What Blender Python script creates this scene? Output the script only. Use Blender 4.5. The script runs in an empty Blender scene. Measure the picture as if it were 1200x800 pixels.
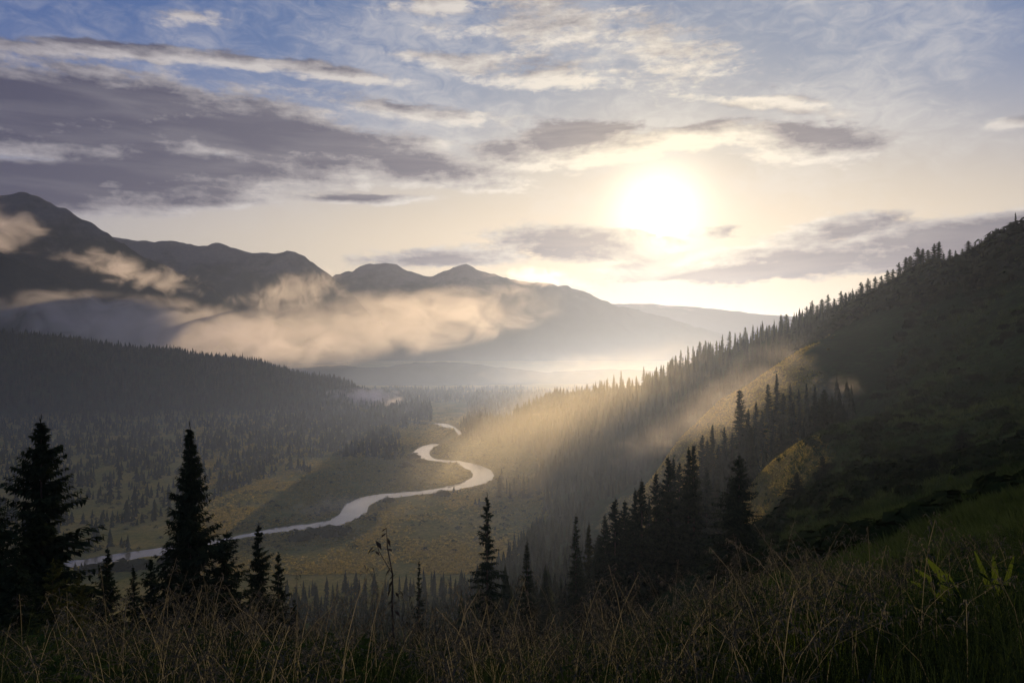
import bpy, math, random
import numpy as np
from mathutils import Vector, Matrix

rng = np.random.default_rng(7)
random.seed(7)
R = math.radians
F = 857.0                      # focal length of the photograph in its own pixels (1200 wide)

scene = bpy.context.scene
col = scene.collection

# ------------------------------------------------------------------ camera
cam_d = bpy.data.cameras.new('camera')
cam = bpy.data.objects.new('camera', cam_d)
col.objects.link(cam)
cam.location = (0, 0, 0)
cam.rotation_euler = (R(90), 0, 0)
cam_d.sensor_width = 36.0
cam_d.lens = 36.0 * F / 1200.0
cam_d.clip_start = 0.1
cam_d.clip_end = 60000
scene.camera = cam

# ------------------------------------------------------------------ sun and sky
SUN_AZ = math.atan2(772 - 600, F)          # to the right of +Y
SUN_EL = R(10.0)
SUN_DIR = Vector((math.sin(SUN_AZ) * math.cos(SUN_EL), math.cos(SUN_AZ) * math.cos(SUN_EL), math.sin(SUN_EL)))
sun_d = bpy.data.lights.new('sun', 'SUN')
sun_d.energy = 3.3
sun_d.angle = R(0.53)
sun_d.color = (1.0, 0.71, 0.38)
sun = bpy.data.objects.new('sun', sun_d)
col.objects.link(sun)
sun.location = SUN_DIR * 30000
sun.rotation_euler = (-SUN_DIR).to_track_quat('-Z', 'Y').to_euler()

scene.view_settings.view_transform = 'Standard'
scene.view_settings.look = 'None'
scene.view_settings.exposure = 0.62
scene.view_settings.gamma = 1.0
scene.view_settings.use_curve_mapping = False

cy = scene.cycles
cy.use_denoising = True
try:
    cy.denoiser = 'OPENIMAGEDENOISE'
except Exception:
    pass
cy.use_adaptive_sampling = True
cy.adaptive_threshold = 0.015
cy.max_bounces = 6
cy.diffuse_bounces = 1
cy.glossy_bounces = 2
cy.transmission_bounces = 2
cy.transparent_max_bounces = 4
cy.volume_bounces = 3
cy.volume_step_rate = 1.0
cy.volume_max_steps = 256
cy.sample_clamp_indirect = 4.0


class S:
    """A node socket with arithmetic."""
    def __init__(self, nt, v):
        self.nt, self.v = nt, v

    def op(self, kind, *args, clamp=False):
        n = self.nt.nodes.new('ShaderNodeMath')
        n.operation = kind
        n.use_clamp = clamp
        for i, a in enumerate((self,) + args):
            a = a.v if isinstance(a, S) else a
            if isinstance(a, (int, float)):
                n.inputs[i].default_value = float(a)
            else:
                self.nt.links.new(a, n.inputs[i])
        return S(self.nt, n.outputs[0])

    def __add__(self, o): return self.op('ADD', o)
    __radd__ = __add__
    def __sub__(self, o): return self.op('SUBTRACT', o)
    def __rsub__(self, o): return S(self.nt, float(o)).op('SUBTRACT', self)
    def __mul__(self, o): return self.op('MULTIPLY', o)
    __rmul__ = __mul__
    def __truediv__(self, o): return self.op('DIVIDE', o)
    def __neg__(self): return self.op('MULTIPLY', -1.0)
    def pow(self, o): return self.op('POWER', o)
    def max(self, o): return self.op('MAXIMUM', o)
    def min(self, o): return self.op('MINIMUM', o)
    def exp(self): return self.op('EXPONENT')
    def clamp(self): return self.op('ADD', 0.0, clamp=True)
    def smax(self, o, k): return self.op('SMOOTH_MAX', o, k)

    def step(self, a, b):
        n = self.nt.nodes.new('ShaderNodeMapRange')
        n.interpolation_type = 'SMOOTHSTEP'
        n.inputs['From Min'].default_value = a
        n.inputs['From Max'].default_value = b
        self.nt.links.new(self.v, n.inputs['Value'])
        return S(self.nt, n.outputs['Result'])


def lk(nt, a, b):
    if isinstance(a, S): a = a.v
    if isinstance(a, (int, float, tuple)):
        b.default_value = a
    else:
        nt.links.new(a, b)


def combine(nt, x, y, z):
    n = nt.nodes.new('ShaderNodeCombineXYZ')
    for i, a in enumerate((x, y, z)):
        lk(nt, a if not isinstance(a, int) else float(a), n.inputs[i])
    return n.outputs[0]


def noise(nt, vec, scale, detail=4, rough=0.55, dist=0.0, dim='3D', out='Fac'):
    n = nt.nodes.new('ShaderNodeTexNoise')
    n.noise_dimensions = dim
    lk(nt, vec, n.inputs['Vector'])
    n.inputs['Scale'].default_value = scale
    n.inputs['Detail'].default_value = detail
    n.inputs['Roughness'].default_value = rough
    n.inputs['Distortion'].default_value = dist
    return S(nt, n.outputs[out]) if out == 'Fac' else n.outputs[out]


def mixc(nt, fac, a, b, mode='MIX'):
    n = nt.nodes.new('ShaderNodeMix')
    n.data_type = 'RGBA'
    n.blend_type = mode
    lk(nt, fac, n.inputs[0])
    lk(nt, a if not isinstance(a, tuple) else a + (1.0,), n.inputs[6])
    lk(nt, b if not isinstance(b, tuple) else b + (1.0,), n.inputs[7])
    return n.outputs[2]


def azel(px, py):
    """photograph pixel -> azimuth, elevation in degrees (the cloud layer's own coordinates)"""
    x, z = (px - 600) / F, (400 - py) / F
    return math.degrees(math.atan(x)), math.degrees(math.atan2(z, math.hypot(x, 1)))


# cloud masses: (px, py, half length, half height, tilt in degrees (down to the right), strength)
CLOUDS = [
    (60, 132, 340, 56, 5, 1.4), (330, 170, 250, 34, 8, 1.3), (500, 198, 120, 20, 8, 1.15),
    (90, 214, 270, 34, 1, 1.3), (240, 200, 220, 22, 4, 1.15), (745, 166, 80, 12, -2, 0.95), (-220, 160, 260, 90, 3, 1.1),
    (110, 55, 200, 13, 3, 1.0), (320, 78, 160, 12, 8, 0.9), (400, 92, 90, 9, 4, 0.8),
    (435, 233, 95, 8, 1, 0.95),
    (680, 172, 95, 30, -2, 1.15), (610, 185, 70, 18, 8, 0.95), (815, 160, 90, 17, -3, 1.05), (950, 166, 105, 25, 4, 1.1),
    (905, 121, 110, 10, 5, 0.9), (545, 72, 90, 15, 4, 0.8),
    (690, 284, 115, 22, 2, 1.1), (530, 300, 140, 14, -3, 0.95), (650, 330, 80, 12, 4, 0.7),
    (900, 308, 200, 20, -3, 1.3), (1110, 288, 210, 30, -7, 1.4), (970, 268, 110, 16, -8, 1.0),
    (838, 272, 34, 9, -8, 0.9),
    (1330, 270, 260, 36, -3, 1.0), (1180, 148, 50, 11, 0, 0.6),
    (640, 30, 190, 60, 10, 0.58), (790, 60, 150, 45, 20, 0.55), (520, 8, 90, 18, 10, 0.7),
    (210, 18, 70, 12, 5, 0.62), (650, 90, 170, 22, 4, 0.62), (480, 130, 170, 14, 6, 0.7),
    (1550, 160, 200, 50, 0, 0.9), (-600, 60, 220, 60, 0, 0.95), (900, -120, 260, 60, 5, 0.8), (200, -140, 300, 50, 4, 0.8),
]


def cloud_group():
    g = bpy.data.node_groups.new('cloud_layer', 'ShaderNodeTree')
    g.interface.new_socket('P', in_out='INPUT', socket_type='NodeSocketVector')
    g.interface.new_socket('Density', in_out='OUTPUT', socket_type='NodeSocketFloat')
    gi = g.nodes.new('NodeGroupInput')
    go = g.nodes.new('NodeGroupOutput')
    P = gi.outputs[0]

    def vm(op, a, b, c=None):
        n = g.nodes.new('ShaderNodeVectorMath'); n.operation = op
        for i, q in enumerate((a, b, c)):
            if q is None: continue
            lk(g, q, n.inputs[i])
        return n.outputs[0]
    st = vm('MULTIPLY', P, (0.075, 0.29, 0.0))
    wn = noise(g, st, 1.6, 3, 0.6, out='Color')              # warp so that the outlines break up
    warped = vm('MULTIPLY_ADD', vm('SUBTRACT', wn, (0.5, 0.5, 0.5)), (3.5, 1.3, 0.0), P)
    tot = None
    for (px, py, a, b, t, s) in CLOUDS:
        ct, st_ = math.cos(R(t)), math.sin(R(t))
        (x0, y0), (x1, y1) = azel(px - a * ct, py - a * st_), azel(px + a * ct, py + a * st_)
        cx, cyy = azel(px, py)
        (_, ya), (_, yb) = azel(px, py - b), azel(px, py + b)
        mp = g.nodes.new('ShaderNodeMapping'); mp.vector_type = 'TEXTURE'
        g.links.new(warped, mp.inputs['Vector'])
        mp.inputs['Location'].default_value = ((x0 + x1) / 2, cyy, 0)
        mp.inputs['Rotation'].default_value = (0, 0, math.atan2(y1 - y0, x1 - x0))
        mp.inputs['Scale'].default_value = (math.hypot(x1 - x0, y1 - y0) / 2 * 1.4, (ya - yb) / 2 * 1.5, 1)
        gr = g.nodes.new('ShaderNodeTexGradient'); gr.gradient_type = 'SPHERICAL'
        g.links.new(mp.outputs[0], gr.inputs[0])
        f = S(g, gr.outputs['Fac'])
        if abs(s - 1) > 0.01: f = f * s
        tot = f if tot is None else tot.smax(f, 0.12)
    n1 = noise(g, st, 2.8, 6, 0.6)
    n2 = noise(g, vm('MULTIPLY', P, (0.42, 0.80, 0.0)), 2.2, 6, 0.66, 0.4)
    d = tot * 1.75 - 0.50 + (n1 - 0.5) * 1.75 + (n2 - 0.5) * 0.85
    g.links.new(d.v, go.inputs[0])
    return g


def build_world():
    w = bpy.data.worlds.new('World')
    scene.world = w
    w.use_nodes = True
    nt = w.node_tree
    nt.nodes.clear()
    out = nt.nodes.new('ShaderNodeOutputWorld')
    bg = nt.nodes.new('ShaderNodeBackground')
    bg.inputs['Strength'].default_value = 0.078
    nt.links.new(bg.outputs[0], out.inputs[0])
    sky = nt.nodes.new('ShaderNodeTexSky')
    sky.sky_type = 'NISHITA'
    sky.sun_disc = False
    sky.sun_elevation = SUN_EL
    sky.sun_rotation = SUN_AZ
    sky.altitude = 900
    sky.air_density = 1.2
    sky.dust_density = 1.0
    sky.ozone_density = 2.5
    tc = nt.nodes.new('ShaderNodeTexCoord')
    D = tc.outputs['Generated']
    sp = nt.nodes.new('ShaderNodeSeparateXYZ'); nt.links.new(D, sp.inputs[0])
    x, y, z = (S(nt, o) for o in sp.outputs)
    az = x.op('ARCTAN2', y) * (180 / math.pi)
    el = z.op('ARCSINE') * (180 / math.pi)
    P = combine(nt, az, el, 0.0)
    grp = cloud_group()

    def dens(vec):
        n = nt.nodes.new('ShaderNodeGroup'); n.node_tree = grp
        nt.links.new(vec, n.inputs[0])
        return S(nt, n.outputs[0])
    saz, sel = math.degrees(SUN_AZ), math.degrees(SUN_EL)
    dx, dy = saz - az, (sel - 2.0) - el
    ln = (dx * dx + dy * dy).pow(0.5).max(0.5)
    P2 = combine(nt, az + dx / ln * 1.2, el + dy / ln * 1.2, 0.0)
    d0, d1 = dens(P), dens(P2)
    cover = d0.step(-0.08, 0.46)
    thick = d0.step(0.05, 1.35)
    lit = (0.60 + (d0 - d1) * 1.0 - thick * 0.85).clamp()   # edges turned to the sun, dark cores
    dot = nt.nodes.new('ShaderNodeVectorMath'); dot.operation = 'DOT_PRODUCT'
    nt.links.new(D, dot.inputs[0])
    dot.inputs[1].default_value = SUN_DIR
    ang = S(nt, dot.outputs['Value']).min(1.0).op('ARCCOSINE') * (180 / math.pi)
    a2 = ang * ang
    near = (a2 * (-1 / (2 * 6.5 ** 2))).exp()
    wide = (a2 * (-1 / (2 * 26.0 ** 2))).exp()
    dark = mixc(nt, near, mixc(nt, wide, (0.42, 0.42, 0.78), (1.5, 1.38, 1.65)), (2.7, 2.25, 1.95))
    bright = mixc(nt, near, mixc(nt, wide, (3.3, 3.1, 3.5), (7.0, 6.4, 5.6)), (9.5, 8.0, 5.6))
    ls = nt.nodes.new('ShaderNodeMapping'); nt.links.new(P, ls.inputs['Vector'])
    ls.inputs['Rotation'].default_value = (0, 0, R(3)); ls.inputs['Scale'].default_value = (0.05, 0.42, 1)
    layers = noise(nt, ls.outputs[0], 2.0, 5, 0.55, 0.5)                       # streaked layers inside the banks
    lit = (lit + (layers - 0.42).max(-0.1) * 0.55).clamp()
    cl = mixc(nt, lit, dark, bright)
    # clear sky: the physical sky, its glare rolled off as on film, warm in the moist belt over the horizon
    sq = nt.nodes.new('ShaderNodeSeparateColor'); nt.links.new(sky.outputs[0], sq.inputs[0])
    ch = [S(nt, o) for o in sq.outputs]
    lum = ch[0] * 0.35 + ch[1] * 0.45 + ch[2] * 0.2
    blue = (a2 * (-1 / (2 * 24.0 ** 2))).exp()
    ch = [c * (lo + blue * (hi - lo)) / (lum * 0.18 + 1.0) for c, lo, hi in zip(ch, (0.40, 0.55, 1.06), (0.88, 0.92, 1.02))]
    belt = (el - 6.0) * (1 / 9.0)
    belt = (belt * belt * -1.0).exp() * ((a2 * (-1 / (2 * 36.0 ** 2))).exp() * 0.9)
    base = mixc(nt, belt, combine(nt, *ch), (7.5, 5.95, 4.1))
    au = (a2 * (-1 / (2 * 2.0 ** 2))).exp() * 8.0 + (ang * (-1 / 2.6)).exp() * 5.0
    base = mixc(nt, 1.0, base, combine(nt, au, au * 0.86, au * 0.60), 'ADD')
    # thin high veil of ice cloud, mottled
    vs = nt.nodes.new('ShaderNodeMapping'); nt.links.new(P, vs.inputs['Vector'])
    vs.inputs['Rotation'].default_value = (0, 0, R(14)); vs.inputs['Scale'].default_value = (0.085, 0.17, 1)
    v1 = noise(nt, vs.outputs[0], 1.0, 3, 0.5)
    v2 = noise(nt, vs.outputs[0], 5.5, 5, 0.65, 0.8)
    veil = (v1 * 0.9 + v2 * 0.6 - 0.30).step(0.30, 0.78) * el.step(5.0, 15.0)
    base = mixc(nt, veil * 0.62, base, mixc(nt, wide, (3.4, 3.5, 4.2), (6.8, 6.3, 5.6)))
    fin = mixc(nt, cover * 0.95, base, cl)
    nt.links.new(fin, bg.inputs['Color'])
    w.cycles.sampling_method = 'MANUAL'
    w.cycles.sample_map_resolution = 512


build_world()

# ------------------------------------------------------------------ helpers
def tag(o, label=None, cat=None, group=None, kind=None):
    if label: o['label'] = label
    if cat: o['category'] = cat
    if group: o['group'] = group
    if kind: o['kind'] = kind
    return o


def mesh(name, v, f, mat=None, smooth=False, tint=None):
    """v (n,3), f (m,3) or (m,4)"""
    v = np.asarray(v, dtype=np.float32); f = np.asarray(f, dtype=np.int32)
    me = bpy.data.meshes.new(name)
    k = f.shape[1]
    me.vertices.add(len(v)); me.vertices.foreach_set('co', v.ravel())
    me.loops.add(f.size); me.loops.foreach_set('vertex_index', f.ravel())
    me.polygons.add(len(f)); me.polygons.foreach_set('loop_start', np.arange(0, f.size, k, dtype=np.int32))
    me.update(calc_edges=True)
    if smooth:
        me.polygons.foreach_set('use_smooth', np.ones(len(f), dtype=bool))
    if tint is not None:
        a = me.attributes.new('tint', 'FLOAT', 'POINT')
        a.data.foreach_set('value', np.asarray(tint, dtype=np.float32))
    if mat: me.materials.append(mat)
    return me


def obj(name, me, parent=None, loc=None):
    o = bpy.data.objects.new(name, me)
    col.objects.link(o)
    if parent: o.parent = parent
    if loc is not None: o.location = loc
    return o


def _hash(i, j, s):
    h = (i * 374761393 + j * 668265263 + s * 974711) & 0x7fffffff
    h = (h ^ (h >> 13)) * 1274126177 & 0x7fffffff
    return ((h ^ (h >> 16)) & 0xffff) / 65535.0


def vnoise(x, y, s=0):
    xi, yi = np.floor(x).astype(np.int64), np.floor(y).astype(np.int64)
    fx, fy = x - xi, y - yi
    fx = fx * fx * fx * (fx * (fx * 6 - 15) + 10); fy = fy * fy * fy * (fy * (fy * 6 - 15) + 10)
    a, b = _hash(xi, yi, s), _hash(xi + 1, yi, s)
    c, d = _hash(xi, yi + 1, s), _hash(xi + 1, yi + 1, s)
    return (a + (b - a) * fx) * (1 - fy) + (c + (d - c) * fx) * fy


def fbm(x, y, octaves=4, s=0, gain=0.5):
    t, a, n = 0, 1.0, 0
    for o in range(octaves):
        t = t + a * (vnoise(x * 2 ** o + 17.3 * o, y * 2 ** o - 9.1 * o, s + o) - 0.5)
        n += a; a *= gain
    return t / n * 2          # about -1..1


def at(px, py, Y):
    return np.array([(px - 600) / F * Y, Y, (400 - py) / F * Y])


# ------------------------------------------------------------------ materials
def new_mat(name, gloss=False):
    m = bpy.data.materials.new(name)
    m.use_nodes = True
    nt = m.node_tree
    b = nt.nodes['Principled BSDF']
    if not gloss:                       # leaves, soil and bark: matt, no sheen against the light
        nt.nodes.remove(b)
        b = nt.nodes.new('ShaderNodeBsdfDiffuse')
        b.inputs['Roughness'].default_value = 0.6
        nt.links.new(b.outputs[0], nt.nodes['Material Output'].inputs['Surface'])
    return m, nt, b


def geo_pos(nt):
    return nt.nodes.new('ShaderNodeNewGeometry').outputs['Position']


def mat_ground():
    m, nt, b = new_mat('ground_cover')
    P = geo_pos(nt)
    n1 = noise(nt, P, 0.018, 5, 0.6)
    n2 = noise(nt, P, 0.35, 5, 0.65)
    n3 = noise(nt, P, 3.5, 4, 0.7)
    a = mixc(nt, n1.step(0.35, 0.65), (0.018, 0.040, 0.014), (0.038, 0.072, 0.022))
    c = mixc(nt, n2.step(0.35, 0.7), a, (0.024, 0.036, 0.015))
    # golden meadow on the valley floor
    sp = nt.nodes.new('ShaderNodeSeparateXYZ'); nt.links.new(P, sp.inputs[0])
    low = (S(nt, sp.outputs[2]) + n2 * 6.0).step(-128.0, -146.0)
    mead = mixc(nt, (n1 * 0.5 + n2 * 0.5).step(0.36, 0.62), (0.34, 0.26, 0.075), (0.15, 0.155, 0.04))
    c = mixc(nt, low, c, mead)
    da = nt.nodes.new('ShaderNodeAttribute'); da.attribute_name = 'tint'      # sunlight on the spur meadows, painted as gold ground colour
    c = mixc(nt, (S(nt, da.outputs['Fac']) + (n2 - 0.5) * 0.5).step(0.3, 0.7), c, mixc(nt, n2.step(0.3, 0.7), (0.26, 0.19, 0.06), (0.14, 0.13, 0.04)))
    c = mixc(nt, n3.step(0.3, 0.75), c, mixc(nt, 0.5, c, (0.02, 0.024, 0.010)))
    nt.links.new(c, b.inputs[0])
    bp = nt.nodes.new('ShaderNodeBump')
    bp.inputs['Strength'].default_value = 0.7
    bp.inputs['Distance'].default_value = 0.5
    nt.links.new((n2 + n3 * 0.35).v, bp.inputs['Height'])
    nt.links.new(bp.outputs[0], b.inputs['Normal'])
    return m


def mat_foliage(name, dark, light, rough=0.8, trans=0.0):
    m, nt, b = new_mat(name)
    P = geo_pos(nt)
    at_ = nt.nodes.new('ShaderNodeAttribute'); at_.attribute_name = 'tint'
    t = S(nt, at_.outputs['Fac'])
    n = noise(nt, P, 0.9, 3, 0.6)
    c = mixc(nt, (t * 0.75 + n * 0.5 - 0.15).clamp(), dark, light)
    nt.links.new(c, b.inputs[0])
    if trans:
        tr = nt.nodes.new('ShaderNodeBsdfTranslucent')
        nt.links.new(c, tr.inputs['Color'])
        mx = nt.nodes.new('ShaderNodeMixShader'); mx.inputs[0].default_value = trans
        nt.links.new(b.outputs[0], mx.inputs[1]); nt.links.new(tr.outputs[0], mx.inputs[2])
        nt.links.new(mx.outputs[0], nt.nodes['Material Output'].inputs['Surface'])
    return m


def mat_bark():
    m, nt, b = new_mat('bark')
    P = geo_pos(nt)
    n = noise(nt, P, 6, 5, 0.7)
    nt.links.new(mixc(nt, n, (0.035, 0.026, 0.02), (0.11, 0.085, 0.065)), b.inputs[0])
    return m


def mat_mountain():
    m, nt, b = new_mat('mountain_forest_and_rock')
    P = geo_pos(nt)
    n1 = noise(nt, P, 0.004, 6, 0.6); n2 = noise(nt, P, 0.05, 4, 0.7)
    sp = nt.nodes.new('ShaderNodeSeparateXYZ'); nt.links.new(P, sp.inputs[0])
    h = (S(nt, sp.outputs[2]) * 0.001 + (n1 - 0.5) * 0.9).step(0.45, 0.75)
    c = mixc(nt, n2, (0.022, 0.028, 0.018), (0.05, 0.055, 0.03))
    c = mixc(nt, h, c, mixc(nt, n2, (0.06, 0.058, 0.052), (0.14, 0.13, 0.12)))
    nt.links.new(c, b.inputs[0])
    return m


def mat_water():
    m, nt, b = new_mat('river_water', True)
    P = geo_pos(nt)
    st = nt.nodes.new('ShaderNodeVectorMath'); st.operation = 'MULTIPLY'
    nt.links.new(P, st.inputs[0]); st.inputs[1].default_value = (0.35, 0.10, 0.1)
    n = noise(nt, st.outputs[0], 1.0, 4, 0.6)
    b.inputs[0].default_value = (0.10, 0.10, 0.09, 1)
    b.inputs['Roughness'].default_value = 0.16
    b.inputs['IOR'].default_value = 2.2
    bp = nt.nodes.new('ShaderNodeBump')
    bp.inputs['Strength'].default_value = 0.25; bp.inputs['Distance'].default_value = 0.3
    nt.links.new(n.v, bp.inputs['Height']); nt.links.new(bp.outputs[0], b.inputs['Normal'])
    return m


M_GROUND = mat_ground()
M_SPRUCE = mat_foliage('spruce_needles', (0.010, 0.017, 0.010), (0.035, 0.050, 0.022))
M_YOUNG = mat_foliage('young_needles', (0.03, 0.04, 0.012), (0.10, 0.10, 0.03), trans=0.2)
M_FOREST = mat_foliage('forest_needles', (0.016, 0.024, 0.013), (0.055, 0.065, 0.026))
M_SHRUB = mat_foliage('shrub_leaves', (0.030, 0.040, 0.012), (0.13, 0.12, 0.035), trans=0.15)
M_SLOPE = mat_foliage('slope_tussock', (0.012, 0.026, 0.009), (0.054, 0.080, 0.028), trans=0.24)
M_SCRUB = mat_foliage('slope_scrub', (0.010, 0.018, 0.006), (0.030, 0.042, 0.014))
M_GOLD = mat_foliage('gold_grass', (0.17, 0.15, 0.035), (0.44, 0.34, 0.09), trans=0.7)  # bright gold; on the spur strips it has the sunlight in its colour
M_WEED = mat_foliage('weed_leaves', (0.010, 0.024, 0.007), (0.045, 0.075, 0.020), trans=0.25)
M_GRASS = mat_foliage('grass_blades', (0.010, 0.021, 0.007), (0.046, 0.066, 0.028), rough=0.6, trans=0.3)
M_SEED = mat_foliage('grass_seed', (0.045, 0.046, 0.033), (0.15, 0.138, 0.10), rough=0.6, trans=0.45)
M_BROAD = mat_foliage('broad_leaf', (0.03, 0.05, 0.010), (0.10, 0.14, 0.02), rough=0.5, trans=0.3)
M_BARK = mat_bark()
M_MOUNT = mat_mountain()
M_WATER = mat_water()

# ------------------------------------------------------------------ the ground
VALLEY = -150.0
WATER_Z = -150.75
# (pixel column, distance, height) of the hillside, brow, spurs, gullies, valley and wooded ridge
CP = []
def cpz(px, pts):
    for Y, z in pts:
        CP.append(((px - 600) / F * Y, Y, z))
def cpp(px, pts):
    for Y, py in pts:
        CP.append(((px - 600) / F * Y, Y, (400 - py) / F * Y))
cpz(600, [(2, -1.75), (4, -2.15), (6, -2.9), (9, -4.3), (14, -6.9), (30, -15), (60, -27), (100, -42), (200, -82), (350, -122), (460, -140), (600, -149), (900, -150), (1150, -143), (1300, -146), (1600, -150), (2500, -150), (4500, -150), (9000, -150), (16000, -150)])
cpz(400, [(2, -1.8), (4, -2.2), (6, -2.9), (9, -4.1), (13, -6.2), (20, -10.2), (50, -25), (100, -46), (200, -90), (400, -145), (600, -150), (1000, -150), (1500, -150)])
cpz(200, [(3, -2.0), (5, -2.5), (8, -3.6), (12, -5.7), (20, -10.2), (50, -25), (100, -45), (250, -105), (450, -148), (700, -150), (1000, -150)])
cpz(0, [(3, -2.0), (5, -2.55), (8, -3.7), (12, -5.8), (20, -10.2), (50, -25), (100, -44), (300, -115), (500, -148), (800, -150), (1100, -149)])
cpz(-400, [(5, -3.0), (10, -5), (50, -23), (200, -75), (600, -140), (1000, -145)])
cpz(500, [(150, -67), (300, -118), (420, -144), (520, -150)])
cpz(560, [(60, -28), (200, -85), (350, -130), (480, -148), (700, -150), (900, -150)])
cpz(640, [(100, -42), (200, -80), (350, -116), (450, -126), (600, -139), (800, -136)])
cpp(640, [(1080, 474), (1180, 472)]); cpz(640, [(1400, -130)])
cpz(610, [(1110, -115)]); cpz(585, [(1150, -133), (1330, -145)])
cpz(550, [(1250, -138), (1400, -149)])
cpz(720, [(5, -2.6), (10, -4.4), (30, -14), (100, -40), (180, -64), (270, -92), (350, -110), (600, -121), (660, -116), (730, -98), (1150, -85), (1500, -130)])
cpp(720, [(430, 642), (520, 590), (950, 458)])
cpz(800, [(5, -2.4), (10, -4.1), (20, -8), (50, -19), (100, -35), (150, -45), (185, -49), (270, -76), (540, -84), (620, -74), (1000, -52), (1400, -90)])
cpp(800, [(360, 570), (410, 538), (465, 508), (475, 507), (690, 470), (830, 428)])
cpz(850, [(285, -62), (520, -58), (610, -46)])
cpp(850, [(195, 652), (235, 600), (320, 522), (375, 490), (430, 464), (440, 463), (770, 412)])
cpz(900, [(5, -2.2), (10, -3.6), (20, -6.8), (50, -15.5), (80, -23), (100, -26), (275, -55), (520, -38), (610, -28), (900, -22), (1300, -50)])
cpp(900, [(150, 632), (190, 588), (215, 550), (222, 549), (310, 490), (355, 458), (400, 434), (410, 433), (720, 394)])
cpp(950, [(130, 575), (195, 516), (205, 513)]); cpz(950, [(275, -42)])
cpp(950, [(380, 405), (660, 376)])
cpp(1000, [(6, 752), (10, 718), (20, 670), (50, 612), (100, 565), (160, 525), (190, 500), (390, 392), (600, 361)])
cpz(1000, [(285, -30), (500, 18), (800, 10), (1200, -10)])
cpp(1100, [(6, 728), (10, 692), (20, 648), (60, 585), (120, 540), (180, 495), (240, 450), (310, 400), (400, 342), (480, 313)])
cpz(1100, [(650, 38), (1000, 10)])
cpp(1200, [(6, 695), (10, 655), (25, 590), (60, 548), (110, 515), (160, 478), (220, 425), (290, 355), (350, 305), (410, 266)])
cpz(1200, [(550, 60), (1000, 20), (2000, -60)])
cpz(1400, [(5, -1.6), (30, -4.5), (100, -6), (200, 20), (300, 65), (450, 110), (1000, 80)])
# behind the camera
for x, y, z in [(0, -3, -1.5), (0, -20, 1), (0, -100, 12), (-30, -20, -9), (-120, -60, -30), (30, -20, 8), (120, -60, 48), (-300, -300, -40), (300, -300, 110), (0, -600, 60), (-800, -600, -60), (800, -600, 150), (0, -3000, 0), (-3000, -1500, -60), (3000, -1500, 60)]:
    CP.append((x, y, z))
# wooded ridge across the valley
cpp(-400, [(1700, 352), (1900, 348)]); cpp(-100, [(1750, 382), (1950, 378)])
cpp(60, [(1650, 408), (1800, 397), (1880, 397)]); cpp(200, [(1800, 413), (1880, 413)]); cpp(300, [(1650, 440), (1800, 427), (1880, 427)])
cpp(400, [(1700, 458), (1800, 450), (1880, 450)]); cpz(445, [(1700, -147), (1800, -146)])
cpz(-100, [(1250, -148), (2600, -60)]); cpz(60, [(1300, -150), (2500, -110), (3500, -150)]); cpz(200, [(1350, -150), (2400, -130)]); cpz(300, [(1400, -150), (2300, -140), (3500, -150)]); cpz(400, [(1450, -150), (2200, -148)])
cpz(-400, [(1200, -140), (2600, -20), (5000, -100)])
cpz(900, [(2500, -120), (5000, -150)]); cpz(1300, [(3000, -100), (8000, -150)]); cpz(-400, [(9000, -150)])

CPA = np.array(CP)
CPA[CPA[:, 2] < -147.5, 2] -= 16.0       # well below the flood plain, which closes over it
def _polar(x, y):
    r = np.hypot(x, y)
    return np.arctan2(x, y), 0.42 * np.log(np.maximum(r, 0.8)), r
_ca, _cw, _cr = _polar(CPA[:, 0], CPA[:, 1])
# the seam behind the camera closes on itself
_A = np.concatenate([_ca, _ca[np.abs(_ca) > 2.2] - np.sign(_ca[np.abs(_ca) > 2.2]) * 2 * np.pi])
_W = np.concatenate([_cw, _cw[np.abs(_ca) > 2.2]])
_E = (CPA[:, 2] + 1.65) / np.maximum(_cr, 1.0)
_E = np.concatenate([_E, _E[np.abs(_ca) > 2.2]])
_n = len(_A)
def _kern(d2):
    return np.sqrt(d2 + 0.02 ** 2)
_D2 = (_A[:, None] - _A[None]) ** 2 + (_W[:, None] - _W[None]) ** 2
_K = _kern(_D2) - 1e-4 * np.eye(_n)
_coef = np.linalg.solve(_K, _E)

# the river's course: pixel, half width in metres
RIV = [(300, 468, 5.6), (392, 472, 5.6), (432, 487, 4.4), (470, 492, 4.4), (500, 496, 5.6), (518, 497, 7.5), (540, 508, 8.7), (533, 516, 7.5), (505, 522, 7.5), (494, 530, 6.8), (504, 538, 5.6), (540, 542, 5.6), (562, 551, 8.1), (566, 559, 9.4), (548, 568, 8.1), (520, 573, 6.9), (480, 578, 6.9), (440, 583, 7.5), (421, 590, 7.5), (414, 600, 6.9), (398, 610, 6.9), (375, 615, 6.9), (341, 619, 6.3), (306, 624, 5.2), (245, 636, 5.7), (193, 645, 5.7), (144, 652, 6.0), (60, 664, 6.0), (-80, 676, 6.0)]
_rp = np.array([[(p - 600) / F * (-WATER_Z * F / (q - 400)), -WATER_Z * F / (q - 400), w] for p, q, w in RIV])
def _catmull(p, k):
    o = []
    for i in range(len(p) - 1):
        a, b, c, d = p[max(i - 1, 0)], p[i], p[i + 1], p[min(i + 2, len(p) - 1)]
        for t in np.linspace(0, 1, k, endpoint=False):
            o.append(0.5 * ((2 * b) + (c - a) * t + (2 * a - 5 * b + 4 * c - d) * t * t + (3 * b - a - 3 * c + d) * t ** 3))
    o.append(p[-1])
    return np.array(o)
RC = _catmull(_rp, 10)

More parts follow.
